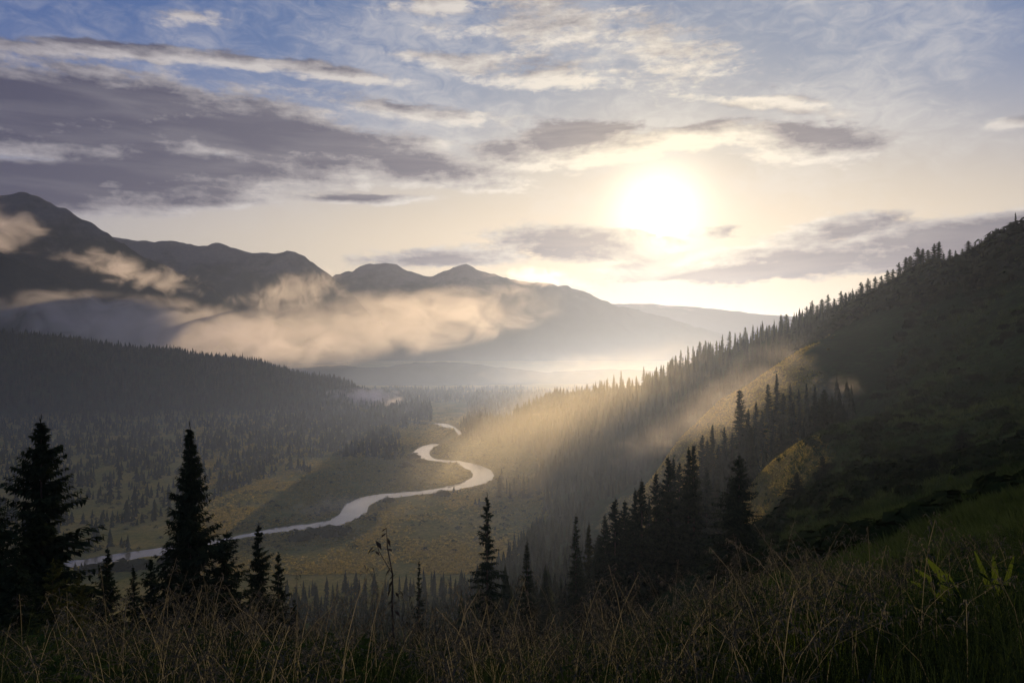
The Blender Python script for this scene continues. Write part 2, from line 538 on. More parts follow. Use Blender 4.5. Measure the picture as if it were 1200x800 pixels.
def river_dist(x, y):
    """distance from the water's edge (negative inside)"""
    best = np.full(x.shape, 1e9)
    sel = (y > 350) & (y < 2600) & (x < 300) & (x > -1500)
    xs, ys = x[sel], y[sel]
    b = np.full(xs.shape, 1e9)
    for i in range(len(RC) - 1):
        p, q = RC[i], RC[i + 1]
        d = q[:2] - p[:2]
        t = np.clip(((xs - p[0]) * d[0] + (ys - p[1]) * d[1]) / (d @ d + 1e-9), 0, 1)
        dist = np.hypot(xs - p[0] - t * d[0], ys - p[1] - t * d[1]) - (p[2] + t * (q[2] - p[2]))
        b = np.minimum(b, dist)
    best[sel] = b
    return best

def height(x, y, carve=True):
    x = np.asarray(x, float); y = np.asarray(y, float)
    sh = x.shape
    x = x.ravel(); y = y.ravel()
    a, w, r = _polar(x, y)
    e = np.empty_like(a)
    for i in range(0, len(a), 20000):
        sl = slice(i, i + 20000)
        d2 = (a[sl, None] - _A[None]) ** 2 + (w[sl, None] - _W[None]) ** 2
        e[sl] = _kern(d2) @ _coef
    h = e * np.maximum(r, 1.0) - 1.65
    fade = np.clip((r - 3) / 20, 0, 1)
    # natural unevenness at every size
    h = h + fade * (fbm(x / 90, y / 90, 3, 11) * np.clip(r * 0.012, 0, 5.5) + fbm(x / 14, y / 14, 3, 21) * np.clip(r * 0.006, 0.05, 1.0)) + fbm(x / 2.2, y / 2.2, 3, 31) * 0.10
    fl = VALLEY + fbm(x / 60, y / 60, 4, 41) * 0.45
    k = 3.0
    dlt = np.clip((h - fl) / k, -30, 30)
    h = fl + k * np.log1p(np.exp(dlt)) * np.where(dlt > 25, 0, 1) + np.where(dlt > 25, h - fl, 0)
    if carve:
        d = river_dist(x, y) + 0.6 + fbm(x / 30, y / 30, 3, 51) * 6.0 + fbm(x / 8, y / 8, 2, 52) * 2.0
        t = np.clip((d + 1.0) / 7.0, 0, 1); t = t * t * (3 - 2 * t)
        h = np.where(d < 30, (WATER_Z - 1.6) * (1 - t) + h * t, h)
    return h.reshape(sh)

az = np.concatenate([np.linspace(-180, -60, 26)[:-1], np.linspace(-60, -40, 22)[:-1], np.arange(-40, 40.001, 0.18), np.linspace(40, 60, 22)[1:], np.linspace(60, 180, 26)[1:]])
az = np.radians(az)
rr = np.concatenate([[0.02, 0.35, 0.7], np.exp(np.arange(math.log(1.0), math.log(480), 0.021)), np.exp(np.arange(math.log(480), math.log(1700), 0.0058)), np.exp(np.arange(math.log(1700), math.log(26000), 0.03))])
AZ, RR = np.meshgrid(az, rr)
X, Y = RR * np.sin(AZ), RR * np.cos(AZ)
Z = height(X, Y)
nr, na = X.shape
V = np.stack([X, Y, Z], -1).reshape(-1, 3)
idx = np.arange(nr * na).reshape(nr, na)
Fq = np.stack([idx[:-1, :-1], idx[:-1, 1:], idx[1:, 1:], idx[1:, :-1]], -1).reshape(-1, 4)[:, ::-1]
Fq = Fq[:, ::-1]

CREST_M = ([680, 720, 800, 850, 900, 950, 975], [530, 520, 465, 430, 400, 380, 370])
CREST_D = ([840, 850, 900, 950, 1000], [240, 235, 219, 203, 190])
def sunlit_zone(x, y):
    """where sunlit gold is painted into the meadows of the two right hand spurs"""
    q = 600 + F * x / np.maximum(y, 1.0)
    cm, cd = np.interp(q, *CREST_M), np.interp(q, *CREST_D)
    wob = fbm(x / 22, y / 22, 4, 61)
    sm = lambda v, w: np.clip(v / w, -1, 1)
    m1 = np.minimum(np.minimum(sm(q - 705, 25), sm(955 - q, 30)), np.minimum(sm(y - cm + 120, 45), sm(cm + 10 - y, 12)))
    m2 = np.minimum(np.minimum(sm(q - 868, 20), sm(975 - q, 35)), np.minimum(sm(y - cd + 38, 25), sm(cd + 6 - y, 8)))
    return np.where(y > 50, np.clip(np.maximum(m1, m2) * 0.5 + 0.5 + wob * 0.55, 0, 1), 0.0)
g = mesh('ground', V, Fq, M_GROUND, smooth=True, tint=sunlit_zone(V[:, 0], V[:, 1]))
ground = obj('ground', g)
tag(ground, 'green hillside falling from the right to a golden valley floor', 'ground', kind='structure')

# river surface
def strip(name, pts, extra, z, mat):
    v, f = [], []
    d = np.gradient(pts[:, :2], axis=0); d /= np.linalg.norm(d, axis=1)[:, None] + 1e-9
    nrm = np.stack([-d[:, 1], d[:, 0]], -1)
    for i, p in enumerate(pts):
        for s in (-1, -0.5, 0, 0.5, 1):
            q = p[:2] + nrm[i] * s * (p[2] + extra)
            v.append((q[0], q[1], z))
    n = len(pts)
    for i in range(n - 1):
        for j in range(4):
            a = i * 5 + j
            f.append((a, a + 1, a + 6, a + 5))
    return mesh(name, v, f, mat, smooth=True)
river = obj('river', strip('river', RC, 5.0, WATER_Z, M_WATER))
tag(river, 'shining river winding in loops through the valley meadows', 'river', kind='structure')

# ------------------------------------------------------------------ mountains
def mountain(name, label, prof, Ydist, width, seed, rough=1.0, skew=0.0, base=-190.0, step=4.0, power=0.85):
    prof = np.array(prof, float)
    px = np.arange(prof[0, 0], prof[-1, 0] + 0.1, step)
    py = np.interp(px, prof[:, 0], prof[:, 1])
    # soften the corners of the traced crest
    kk = np.array([1, 2, 1.]); kk /= kk.sum()
    py = np.convolve(np.pad(py, 1, mode='edge'), kk, 'valid')
    u = (px - 600) / F
    crest = (400 - py) / F * Ydist
    t = np.linspace(-1, 1, 61)
    T, U = np.meshgrid(t, u, indexing='ij')
    C = np.meshgrid(t, crest, indexing='ij')[1]
    Yv = Ydist + T * width + skew * U * Ydist
    Xv = U * Ydist + fbm(U * 14, T * 3, 3, seed) * width * 0.06
    prof_t = (1 - np.abs(T)) ** power
    # spurs and gullies running down from the crest
    g1 = np.abs(fbm(Xv / (width * 0.42) + T * 0.6, T * 1.3, 4, seed + 3))
    g2 = fbm(Xv / (width * 0.13), T * 7, 4, seed + 9)
    amp = np.abs(T) ** 0.7 * (1 - np.abs(T)) ** 0.5
    Zv = base + (C - base) * prof_t * (1 + amp * (0.42 * g1 - 0.12 + 0.10 * g2) * rough)
    Zv = Zv + fbm(Xv / (Ydist * 0.012), T * 9, 4, seed + 5, 0.6) * Ydist * 0.0022 * rough
    Zv = np.maximum(Zv, -152.0)
    v = np.stack([Xv, Yv, Zv], -1).reshape(-1, 3)
    n, m = T.shape
    ii = np.arange(n * m).reshape(n, m)
    f = np.stack([ii[:-1, :-1], ii[:-1, 1:], ii[1:, 1:], ii[1:, :-1]], -1).reshape(-1, 4)
    o = obj(name, mesh(name, v, f, M_MOUNT, smooth=True))
    tag(o, label, 'mountain', kind='structure')
    return o

mountain('mountain_left_peak', 'steep dark blue peak with fog on its flank at the left edge',
         [(-420, 300), (-260, 262), (-150, 268), (-60, 240), (0, 229), (20, 225), (32, 227), (48, 236), (62, 243), (76, 246), (82, 254), (96, 259), (102, 266), (130, 281), (160, 297), (199, 314), (230, 331), (262, 346), (300, 368), (360, 395)], 4200, 1250, 3, 1.5)
mountain('mountain_left_spur', 'sloping shoulder below the left peak between two bands of fog',
         [(-300, 270), (-100, 285), (0, 292), (30, 296), (90, 305), (145, 318), (190, 341), (219, 356), (250, 378), (300, 400)], 3700, 650, 13, 0.7)
mountain('mountain_left_foot', 'lowest dark foothill at the left edge above the wooded ridge',
         [(-300, 262), (-100, 280), (0, 294), (34, 311), (68, 325), (115, 355), (150, 372), (200, 385), (260, 402)], 3150, 500, 23, 0.7)
mountain('mountain_far_range', 'long pale violet range capped with cloud behind the left peak',
         [(-200, 300), (40, 282), (110, 277), (150, 279), (180, 283), (200, 281), (222, 287), (236, 288), (250, 284), (266, 290), (285, 297), (320, 297), (336, 294), (352, 300), (368, 309), (384, 318), (400, 332), (420, 352), (450, 380)], 6000, 1300, 33, 1.2)
mountain('mountain_twin_peaks', 'broad purple mountain with two rounded summits in the middle',
         [(250, 372), (330, 352), (385, 326), (415, 315), (436, 309), (452, 307), (466, 311), (484, 319), (502, 324), (520, 320), (540, 312), (552, 310), (562, 313), (578, 322), (600, 326), (640, 332), (670, 336), (696, 346), (724, 358), (760, 366), (800, 378), (840, 391), (900, 404), (1000, 415)], 7600, 1900, 43, 1.5)
mountain('mountain_right_far', 'faint far slope fading into the glow below the sun',
         [(560, 380), (640, 366), (700, 356), (760, 356), (840, 362), (920, 370), (1000, 374), (1100, 372), (1300, 380)], 11000, 2400, 53, 0.5)
mountain('hill_valley_head', 'dim wooded hills closing the head of the valley under fog',
         [(220, 436), (330, 432), (400, 428), (440, 431), (480, 425), (530, 424), (580, 430), (640, 436), (720, 432), (800, 436), (900, 440)], 2900, 600, 63, 0.5)

# ------------------------------------------------------------------ spruces
def gz(x, y):
    return float(height(np.array([float(x)]), np.array([float(y)]), carve=False)[0])


def tube(pts, rad, sides=7):
    """tapered tube along a vertical-ish polyline"""
    v, f = [], []
    n = len(pts)
    for i, p in enumerate(pts):
        for k in range(sides):
            a = 2 * math.pi * k / sides
            v.append((p[0] + rad[i] * math.cos(a), p[1] + rad[i] * math.sin(a), p[2]))
    for i in range(n - 1):
        for k in range(sides):
            a, b = i * sides + k, i * sides + (k + 1) % sides
            f.append((a, b, b + sides)); f.append((a, b + sides, a + sides))
    return v, f


def spruce_meshes(seed, H, Rb, lev, br, tw, mat, p=0.9, clear=0.06, droop=1.0, gaps=0.12, bark=None, full=1.0):
    r = np.random.default_rng(seed)
    nb = lev * br
    t = (np.repeat(np.arange(lev), br) + r.uniform(0, 0.9, nb)) / lev
    phi = r.uniform(0, 2 * np.pi, nb)
    # lopsided crown: some sides longer than others
    lob = 1 + 0.16 * np.sin(phi + seed) + 0.10 * np.sin(2 * phi + 2.1 * seed + 6 * t) + 0.16 * np.sin(t * 23 + seed + phi)
    L = Rb * ((1 - t) ** p * r.uniform(0.62, 1.08, nb) * lob + 0.010)
    L *= np.where(r.uniform(0, 1, nb) < gaps, 0.45, 1.0)
    z0 = H * (clear + (0.985 - clear) * t)
    a = (-0.12 + 0.75 * t) * 1.0
    dr = (0.62 - 0.35 * t) * droop
    up = 0.34 - 0.15 * t
    s = (np.arange(tw) + 0.6) / tw
    s = s[None, :] * np.ones((nb, 1)) + r.uniform(-0.3, 0.3, (nb, tw)) / tw
    c, sn = np.cos(phi)[:, None], np.sin(phi)[:, None]
    Lb = L[:, None]
    px_ = Lb * s * c; py_ = Lb * s * sn
    pz_ = z0[:, None] + Lb * (a[:, None] * s - dr[:, None] * s ** 2 + up[:, None] * s ** 3)
    V, Fc, T = [], [], []
    base = 0
    def add(pos, dirv, ln, wid, tint):
        nonlocal base
        pos = pos.reshape(-1, 3); dirv = dirv.reshape(-1, 3); ln = ln.reshape(-1, 1); wid = wid.reshape(-1, 1)
        dirv = dirv / np.linalg.norm(dirv, axis=1)[:, None]
        w = np.stack([-dirv[:, 1], dirv[:, 0], r.uniform(-0.4, 0.4, len(dirv))], -1)
        w /= np.linalg.norm(w, axis=1)[:, None] + 1e-6
        mid = pos + dirv * ln * 0.45
        tip = pos + dirv * ln + np.array([0, 0, -0.12]) * ln
        v = np.stack([pos, mid + w * wid, tip, mid - w * wid], 1)
        n = len(pos)
        V.append(v.reshape(-1, 3))
        i = base + np.arange(n)[:, None] * 4
        Fc.append(np.concatenate([i + np.array([[0, 1, 2]]), i + np.array([[0, 2, 3]])]))
        T.append(np.repeat(tint.ravel(), 4))
        base += n * 4
    pos = np.stack([px_, py_, pz_], -1)
    out = np.stack([c * np.ones_like(s), sn * np.ones_like(s), np.zeros_like(s)], -1)
    sid = np.stack([-sn * np.ones_like(s), c * np.ones_like(s), np.zeros_like(s)], -1)
    k0 = H * 0.012
    for sg in (-1, 1):
        d = out * r.uniform(0.45, 0.9, s.shape)[..., None] + sid * sg * r.uniform(0.5, 0.95, s.shape)[..., None]
        d[..., 2] += r.uniform(-0.42, 0.02, s.shape)
        ln = (0.34 * Lb * (1.05 - s) ** 0.8 + k0 * 1.1) * r.uniform(0.6, 1.3, s.shape)
        add(pos, d, ln, ln * 0.19 * full + 0.012, r.uniform(0, 1, s.shape))
    # hanging twigs
    d = out * 0.25 + sid * r.uniform(-0.5, 0.5, s.shape)[..., None]
    d[..., 2] -= 0.9
    ln = (0.16 * Lb * (1.1 - s) + k0 * 1.1) * r.uniform(0.5, 1.4, s.shape)
    add(pos, d, ln, ln * 0.24 * full + 0.01, r.uniform(0, 0.6, s.shape))
    # twigs along the bough itself
    d = out.copy(); d[..., 2] += (a[:, None] - 2 * dr[:, None] * s + 3 * up[:, None] * s ** 2)
    ln = Lb / tw * 1.5 * np.ones_like(s)
    add(pos - out * (ln[..., None] * 0.4), d, ln, ln * 0.18 * full + 0.012, r.uniform(0, 1, s.shape))
    # leader
    q = np.zeros((5, 3)); q[:, 2] = H * np.linspace(0.94, 0.985, 5)
    d = np.stack([r.uniform(-.25, .25, 5), r.uniform(-.25, .25, 5), np.ones(5)], -1)
    add(q, d, np.full(5, H * 0.03), np.full(5, H * 0.0035), np.full(5, 0.5))
    crown = mesh('crown', np.vstack(V), np.vstack(Fc), mat, tint=np.concatenate(T))
    zs = np.linspace(-0.6, H * 0.98, 9)
    bend = r.uniform(-0.02, 0.02, 2) * H * 0.3
    pts = [(bend[0] * math.sin(z / H * 3) * 0.3, bend[1] * math.sin(z / H * 3) * 0.3, z) for z in zs]
    rad = [max(0.012 * H * (1 - max(z, 0) / H) ** 0.9, 0.008) * (1.25 if i == 0 else 1) for i, z in enumerate(zs)]
    tv, tf = tube(pts, rad)
    trunk = mesh('trunk', tv, tf, bark or M_BARK, smooth=True)
    return trunk, crown


def place_tree(trunk, crown, x, y, z, label, group=None, rz=0.0, sc=1.0, scz=None, name='spruce_tree'):
    e = bpy.data.objects.new(name, None)
    e.empty_display_size = 0.5
    col.objects.link(e)
    e.location = (x, y, z)
    e.rotation_euler = (0, 0, rz)
    e.scale = (sc, sc, scz if scz else sc)
    tag(e, label, 'tree', group)
    for nm, me in (('trunk', trunk), ('crown', crown)):
        o = bpy.data.objects.new(nm, me)
        o.parent = e
        col.objects.link(o)
    return e


# the foreground trees, each one built for itself: column, row of its tip, distance, crown radius, shape
NEAR = [
    (48, 488, 50, 6.48, dict(lev=38, br=8, tw=12, p=0.88, gaps=0.25, droop=1.0), 'tall broad spruce with tiered drooping boughs at the left edge'),
    (222, 496, 55, 5.25, dict(lev=52, br=8, tw=10, p=1.05, gaps=0.14, droop=0.7), 'tallest slender pointed spruce rising in front of the river on the left'),
    (303, 612, 62, 4.02, dict(lev=30, br=7, tw=9, p=1.0, gaps=0.12), 'short spruce standing just right of the slender pointed one'),
    (326, 645, 65, 2.80, dict(lev=26, br=7, tw=8, p=0.95), 'low narrow spruce at the right end of the left foreground group'),
    (266, 622, 57, 4.20, dict(lev=24, br=7, tw=9, p=0.55, gaps=0.2), 'blunt bushy spruce pressed against the slender pointed one'),
    (126, 640, 60, 4.02, dict(lev=30, br=7, tw=9, p=1.0), 'medium dark spruce between the broad one and the slender one'),
    (177, 652, 66, 3.68, dict(lev=28, br=7, tw=8, p=1.0), 'dark spruce with its tip left of the slender pointed one'),
    (156, 662, 74, 3.32, dict(lev=28, br=6, tw=8, p=1.0), 'small dark spruce set back between two medium spruces'),
    (62, 655, 24, 2.19, dict(lev=24, br=7, tw=7, p=0.9, clear=0.02), 'young yellowish green spruce low in front of the broad one'),
    (-14, 575, 46, 5.60, dict(lev=34, br=7, tw=9, p=0.7), 'dark spruce cut off by the left edge of the picture'),
    (571, 578, 75, 3.68, dict(lev=26, br=5, tw=9, p=0.85, gaps=0.3, droop=1.2), 'lone thin spruce with sparse boughs in the middle foreground'),
    (618, 632, 95, 2.62, dict(lev=28, br=6, tw=8, p=0.95), 'narrow dark spruce right of the lone thin one'),
    (866, 531, 75, 5.08, dict(lev=34, br=7, tw=10, p=0.85, gaps=0.18), 'dark bushy spruce standing alone before the lit meadow on the right'),
    (491, 655, 84, 1.57, dict(lev=22, br=5, tw=6, p=0.95), 'very thin small spruce left of the lone sparse one'),
    (675, 602, 120, 3.50, dict(lev=28, br=6, tw=8, p=1.0), 'narrow spruce at the left end of the middle cluster'),
    (92, 668, 42, 2.4, dict(lev=24, br=7, tw=8, p=0.85), 'low bushy spruce right of the young yellowish one'),
    (20, 640, 36, 2.6, dict(lev=26, br=7, tw=8, p=0.8), 'dark spruce filling the gap below the broad one at the left edge'),
    (243, 668, 48, 2.4, dict(lev=24, br=7, tw=8, p=0.8), 'low dark spruce at the foot of the slender pointed one'),
    (345, 700, 58, 1.8, dict(lev=22, br=6, tw=7, p=0.85), 'smallest spruce tip at the right end of the left group'),
    (196, 690, 44, 2.2, dict(lev=22, br=7, tw=8, p=0.8), 'low spruce left of the foot of the slender pointed one'),
    (1127, 497, 120, 2.98, dict(lev=24, br=7, tw=7, p=1.0), 'small dark spruce high on the grassy slope at the right'),
    (1024, 560, 95, 1.93, dict(lev=22, br=6, tw=6, p=0.95), 'thin dark spruce in the middle of the right slope'),
    (964, 533, 130, 3.32, dict(lev=24, br=7, tw=7, p=0.95), 'dark spruce just below the lit rim of the right slope'),
    (934, 553, 120, 3.68, dict(lev=24, br=7, tw=7, p=0.95), 'bushy dark spruce beside the lit patch of slope'),
    (1093, 560, 85, 2.45, dict(lev=22, br=7, tw=6, p=0.7), 'low dark spruce on the near right slope'),
]
for i, (px, py, Yd, Rb, kw, lab) in enumerate(NEAR):
    x = (px - 600) / F * Yd
    z = gz(x, Yd) - 0.3
    H = max((400 - py) / F * Yd - z, 2.5)
    yo = 'yellowish' in lab
    tr, cr = spruce_meshes(100 + i, H, Rb, mat=M_YOUNG if yo else M_SPRUCE, **kw)
    place_tree(tr, cr, x, Yd, z, lab, group='spruces of the foreground and near slope')

# six shared kinds for the forest trees, 10 m high
PROTO = []
for k in range(6):
    PROTO.append(spruce_meshes(300 + k, 10.0, [2.1, 1.65, 1.9, 1.4, 2.4, 1.75][k], lev=[30, 32, 28, 32, 28, 30][k], br=8, tw=6, full=1.4, mat=M_SPRUCE if k < 3 else M_FOREST, p=[0.8, 0.95, 0.7, 0.85, 0.65, 0.6][k], gaps=0.18))
used = []
def forest_tree(px, Yd, H, label, group, wide=1.0, kinds=(0, 1, 2, 3, 4, 5)):
    x = (px - 600) / F * Yd
    z = gz(x, Yd) - 0.4
    k = random.choice(kinds)
    sc = H / 10.0
    place_tree(*PROTO[k], x, Yd, z, label, group, rz=random.uniform(0, 6.28), sc=sc * random.uniform(0.85, 1.2) * wide, scz=sc)
    used.append((x, Yd))

def tree_by_tip(px, py, y0, y1, Ht, label, group):
    """stand a tree of about height Ht so that its tip is where the photograph has it"""
    Ys = np.linspace(y0, y1, 24)
    xs = (px - 600) / F * Ys
    hs = (400 - py) / F * Ys - height(xs, Ys, carve=False)
    i = int(np.argmin(np.abs(hs - Ht)))
    forest_tree(px, Ys[i], float(np.clip(hs[i], Ht * 0.6, Ht * 1.5)) + 0.4, label, group)

# the cluster on the near spur
for (px, py) in [(709, 602), (721, 582), (732, 586), (744, 572), (752, 561), (769, 552), (761, 583), (783, 533), (789, 536), (796, 541), (776, 570), (807, 524), (813, 519), (803, 560), (690, 612), (700, 628), (728, 612), (818, 556), (828, 548), (840, 560), (758, 610), (785, 600), (738, 625), (812, 590)]:
    tree_by_tip(px, py, 120, 210, 19, 'dark spruce in the dense cluster on the near spur below the lit meadow', 'spruces clustered on the near spur')
for (px, py) in [(823, 491), (835, 496), (849, 499), (829, 515), (842, 520), (858, 505), (867, 452), (877, 478), (886, 470), (900, 449), (910, 436), (918, 460), (926, 448), (936, 455), (945, 448), (955, 452), (893, 480), (930, 470), (966, 455), (905, 480), (915, 492), (948, 475), (880, 500), (975, 462), (962, 478), (938, 490)]:
    tree_by_tip(px, py, 228, 305, 18, 'spruce in the shaded gully between the lit meadow and the near slope', 'spruces in the shaded gully')
# the dark band behind the lit meadow strip
YB_ = ([560, 590, 640, 720, 800, 900, 950, 1000, 1040], [720, 710, 690, 650, 620, 600, 580, 560, 560])
for i in range(105):
    px = 585 + 440 * (i + random.uniform(-0.4, 0.4)) / 105
    Yd = np.interp(px, *YB_) + random.uniform(-12, 35)
    forest_tree(px, Yd, random.uniform(15, 27) if px < 900 else random.uniform(11, 18), 'spruce in the dark band of forest behind the lit meadow strip', 'spruces behind the meadow strip')
# the skyline of the long spur
YF_ = ([540, 580, 640, 720, 800, 850, 900, 950, 1000, 1100, 1200, 1300], [1270, 1200, 1090, 950, 830, 770, 720, 660, 600, 482, 402, 390])
px = 712.0
while px < 1215:
    Yd = np.interp(px, *YF_) + random.uniform(-8, 8)
    H = random.uniform(15, 25) if px < 900 else (random.uniform(12, 20) if px < 1095 else random.uniform(4.5, 8.5))
    if 1092 < px < 1104: H = 15
    forest_tree(px, Yd, H, 'spruce standing on the skyline of the long right hand ridge', 'spruces on the skyline ridge', wide=1.1 if px < 900 else 1.8, kinds=(0, 1, 2, 3, 4, 5) if px < 900 else (0, 2, 4))
    px += random.uniform(5.0, 9.0)
tree_by_tip(1190, 241, 396, 402, 9, 'tallest tip at the top end of the skyline at the right edge', 'spruces on the skyline ridge')
px = 550.0
while px < 712:
    forest_tree(px, np.interp(px, *YF_) + random.uniform(-12, 12), random.uniform(14, 24), 'hazy spruce on the low far end of the ridge by the valley', 'hazy spruces at the ridge end')
    px += random.uniform(4.5, 8)

ORD = 'first second third fourth fifth sixth seventh eighth ninth tenth eleventh twelfth thirteenth fourteenth fifteenth sixteenth seventeenth eighteenth nineteenth'.split()
TENS = {2: 'twenty', 3: 'thirty', 4: 'forty', 5: 'fifty', 6: 'sixty', 7: 'seventy', 8: 'eighty', 9: 'ninety'}
def ordinal(k):
    if k < 20: return ORD[k - 1]
    t, u = divmod(k, 10)
    return TENS[t] + ' ' + ORD[u - 1] if u else TENS[t][:-1] + 'ieth'
for grp, txt in (('spruces clustered on the near spur', 'dark spruce, {} tip from the left in the dense cluster below the lit meadow'),
                 ('spruces in the shaded gully', 'spruce, {} tip from the left in the shaded gully under the lit meadow'),
                 ('hazy spruces at the ridge end', 'hazy spruce, {} from the valley end of the far ridge'),
                 ('spruces on the skyline ridge', 'skyline spruce, {} from the left along the long right hand ridge')):
    mem = sorted([o for o in col.objects if o.get('group') == grp], key=lambda o: o.location.x / o.location.y)
    for k, o in enumerate(mem, 1):
        o['label'] = txt.format(ordinal(k))

# ------------------------------------------------------------------ the rest of the forest, too many to count
def star_tree(seed, lev, m, Rb):
    r = np.random.default_rng(seed)
    v, f = [], []
    for i in range(lev):
        t = i / lev
        zb = 0.04 + 0.86 * t
        rad = Rb * ((1 - t) ** 0.75) * r.uniform(0.8, 1.15)
        top = min(zb + 1.9 * (0.96 / lev), 1.0) if i < lev - 1 else 1.0
        ph = r.uniform(0, 6.28)
        b = len(v)
        v.append((r.uniform(-.01, .01), r.uniform(-.01, .01), top))
        for k in range(2 * m):
            a = ph + math.pi * k / m + r.uniform(-0.15, 0.15)
            q = rad * (r.uniform(0.8, 1.2) if k % 2 == 0 else r.uniform(0.40, 0.6))
            v.append((q * math.cos(a), q * math.sin(a), zb + (r.uniform(-0.03, 0.0) if k % 2 == 0 else 0.03)))
        for k in range(2 * m):
            f.append((b, b + 1 + k, b + 1 + (k + 1) % (2 * m)))
    return np.array(v), np.array(f)


def blob(seed, n=26):
    """leafy clump: small leaf-sized faces spread through a dome"""
    r = np.random.default_rng(seed)
    d = r.normal(size=(n, 3)); d /= np.linalg.norm(d, axis=1)[:, None]; d[:, 2] = np.abs(d[:, 2]) * 1.1
    c = d * (r.uniform(0.55, 1.0, n)[:, None]) * np.array([1, 1, 0.9])
    s = 0.42
    t1 = np.cross(d, r.normal(size=(n, 3))); t1 /= np.linalg.norm(t1, axis=1)[:, None]
    t2 = np.cross(d, t1)
    v = np.stack([c + t1 * s * r.uniform(.6, 1.3, (n, 1)), c + t2 * s * r.uniform(.6, 1.3, (n, 1)) + d * .1, c - (t1 + t2) * s * 0.7], 1).reshape(-1, 3)
    return v, np.arange(3 * n).reshape(n, 3)


def scatter(name, protos, pos, size, mat, label, cat, wide=1.0, seed=1, patch=0.0):
    """many small plants joined into one mesh"""
    r = np.random.default_rng(seed)
    pos = np.asarray(pos); size = np.asarray(size)
    n = len(pos)
    kind = r.integers(0, len(protos), n)
    Vs, Fs, Ts = [], [], []
    base = 0
    for k, (pv, pf) in enumerate(protos):
        sel = np.where(kind == k)[0]
        if len(sel) == 0: continue
        a = r.uniform(0, 6.28, len(sel)); c, s_ = np.cos(a)[:, None], np.sin(a)[:, None]
        w = (size[sel] * wide * r.uniform(0.8, 1.25, len(sel)))[:, None]
        x = (pv[None, :, 0] * c - pv[None, :, 1] * s_) * w + pos[sel, 0:1]
        y = (pv[None, :, 0] * s_ + pv[None, :, 1] * c) * w + pos[sel, 1:2]
        z = pv[None, :, 2] * size[sel][:, None] + pos[sel, 2:3]
        Vs.append(np.stack([x, y, z], -1).reshape(-1, 3))
        Fs.append((pf[None] + (base + np.arange(len(sel)) * len(pv))[:, None, None]).reshape(-1, 3))
        tn = r.uniform(0, 1, len(sel))
        if patch: tn = np.clip(0.45 * tn + 0.28 + 0.9 * fbm(pos[sel, 0] / patch, pos[sel, 1] / patch, 3, seed), 0, 1)
        Ts.append(np.repeat(tn, len(pv)))
        base += len(sel) * len(pv)
    o = obj(name, mesh(name, np.vstack(Vs), np.vstack(Fs), mat, tint=np.concatenate(Ts)))
    tag(o, label, cat, kind='stuff')
    return o


def on_ground(x, y, sink=0.3):
    return np.stack([x, y, height(x, y, carve=False) - sink], -1)

ST_FAR = [star_tree(500 + k, 5, 3, [0.21, 0.17, 0.24, 0.19][k]) for k in range(4)]
ST_MID = [star_tree(520 + k, 8, 4, [0.19, 0.15, 0.21, 0.14, 0.17][k]) for k in range(5)]
BL_FAR = [blob(540 + k, 16) for k in range(4)]
BL_NEAR = [blob(550 + k, 70) for k in range(5)]

def proj(x, y, z):
    return 600 + F * x / y, 400 - F * z / y

# wooded ridge across the valley
n = 12000
x = rng.uniform(-1600, -250, n); y = rng.uniform(1270, 1960, n)
P3 = on_ground(x, y)
k = P3[:, 2] > -146
P3 = P3[k]
scatter('ridge_forest', ST_FAR, P3, np.clip(rng.lognormal(2.5, 0.3, len(P3)), 6, 22) * (1 + 0.25 * fbm(P3[:, 0] / 60, P3[:, 1] / 60, 2, 5)), M_FOREST, 'dense dark conifer forest covering the low ridge across the valley', 'forest', seed=2)

# woods and scrub of the valley floor
n = 66000
x = rng.uniform(-1400, 260, n); y = rng.uniform(520, 2300, n)
P3 = on_ground(x, y)
qx, qy = proj(P3[:, 0], P3[:, 1], P3[:, 2])
rd = river_dist(x, y)
nz = fbm(x / 120, y / 120, 4, 77)
nz2 = fbm(x / 28, y / 28, 3, 78)
floor_ = (P3[:, 2] < -138) & (rd > 6)
left = np.clip((330 - qx) / 60 + (qy < 560) * 0.6 - np.clip((qy - 560) / 30, 0, 2) + nz * 1.6, -1, 1)
rise1 = (qx > 325) & (qx < 505) & (qy > 474) & (qy < 497 + (qx < 480) * 4) & (nz2 > -0.35)
rise2 = (qx > 300) & (qx < 462 + nz * 20) & (qy > 497) & (qy < 536 + nz * 8)
rise2 &= nz2 > -0.3
spur = (qx > 548) & (qx < 720) & (qy > 462) & (qy < 512) & (y > 850)
head = (y > 1800) & (nz > -0.1)
forest = (floor_ & ((left > 0.15) & (nz2 > -0.15) | rise1 | rise2 | head)) | (spur & (rd > 6))
pk = rng.uniform(0, 1, n)
sel = forest & (pk < np.where(rise1 | spur, 0.6, np.where(rise2, 0.6, 0.5)))
hs = np.clip(rng.lognormal(2.25, 0.35, n), 4, 20) * np.where(rise1, 1.35, 1.0) * np.where(spur, 1.2, 1) * np.where(left > 0.15, 0.95, 1.0)
scatter('valley_forest', ST_FAR, P3[sel], hs[sel], M_FOREST, 'scattered dark conifer woods on the valley floor left of the river', 'forest', wide=1.15, seed=3)
bush = floor_ & (~forest) & (rd < 1e8) & (pk < np.clip(0.10 + nz2 * 0.45 + nz * 0.25 + (rd < 22) * 0.2 + (qy > 585) * 0.25, 0.01, 0.7)) & (y < 1700)
scatter('valley_shrubs', BL_FAR, P3[bush], (rng.uniform(0.8, 2.6, n) * np.where((rd < 20) & (pk < 0.06), 1.8, 1))[bush], M_SHRUB, 'low golden green willow scrub dotting the valley meadows', 'shrubs', wide=1.15, seed=4)
mixed = forest & (pk > 0.6) & (pk < 0.85) & (y < 1500)
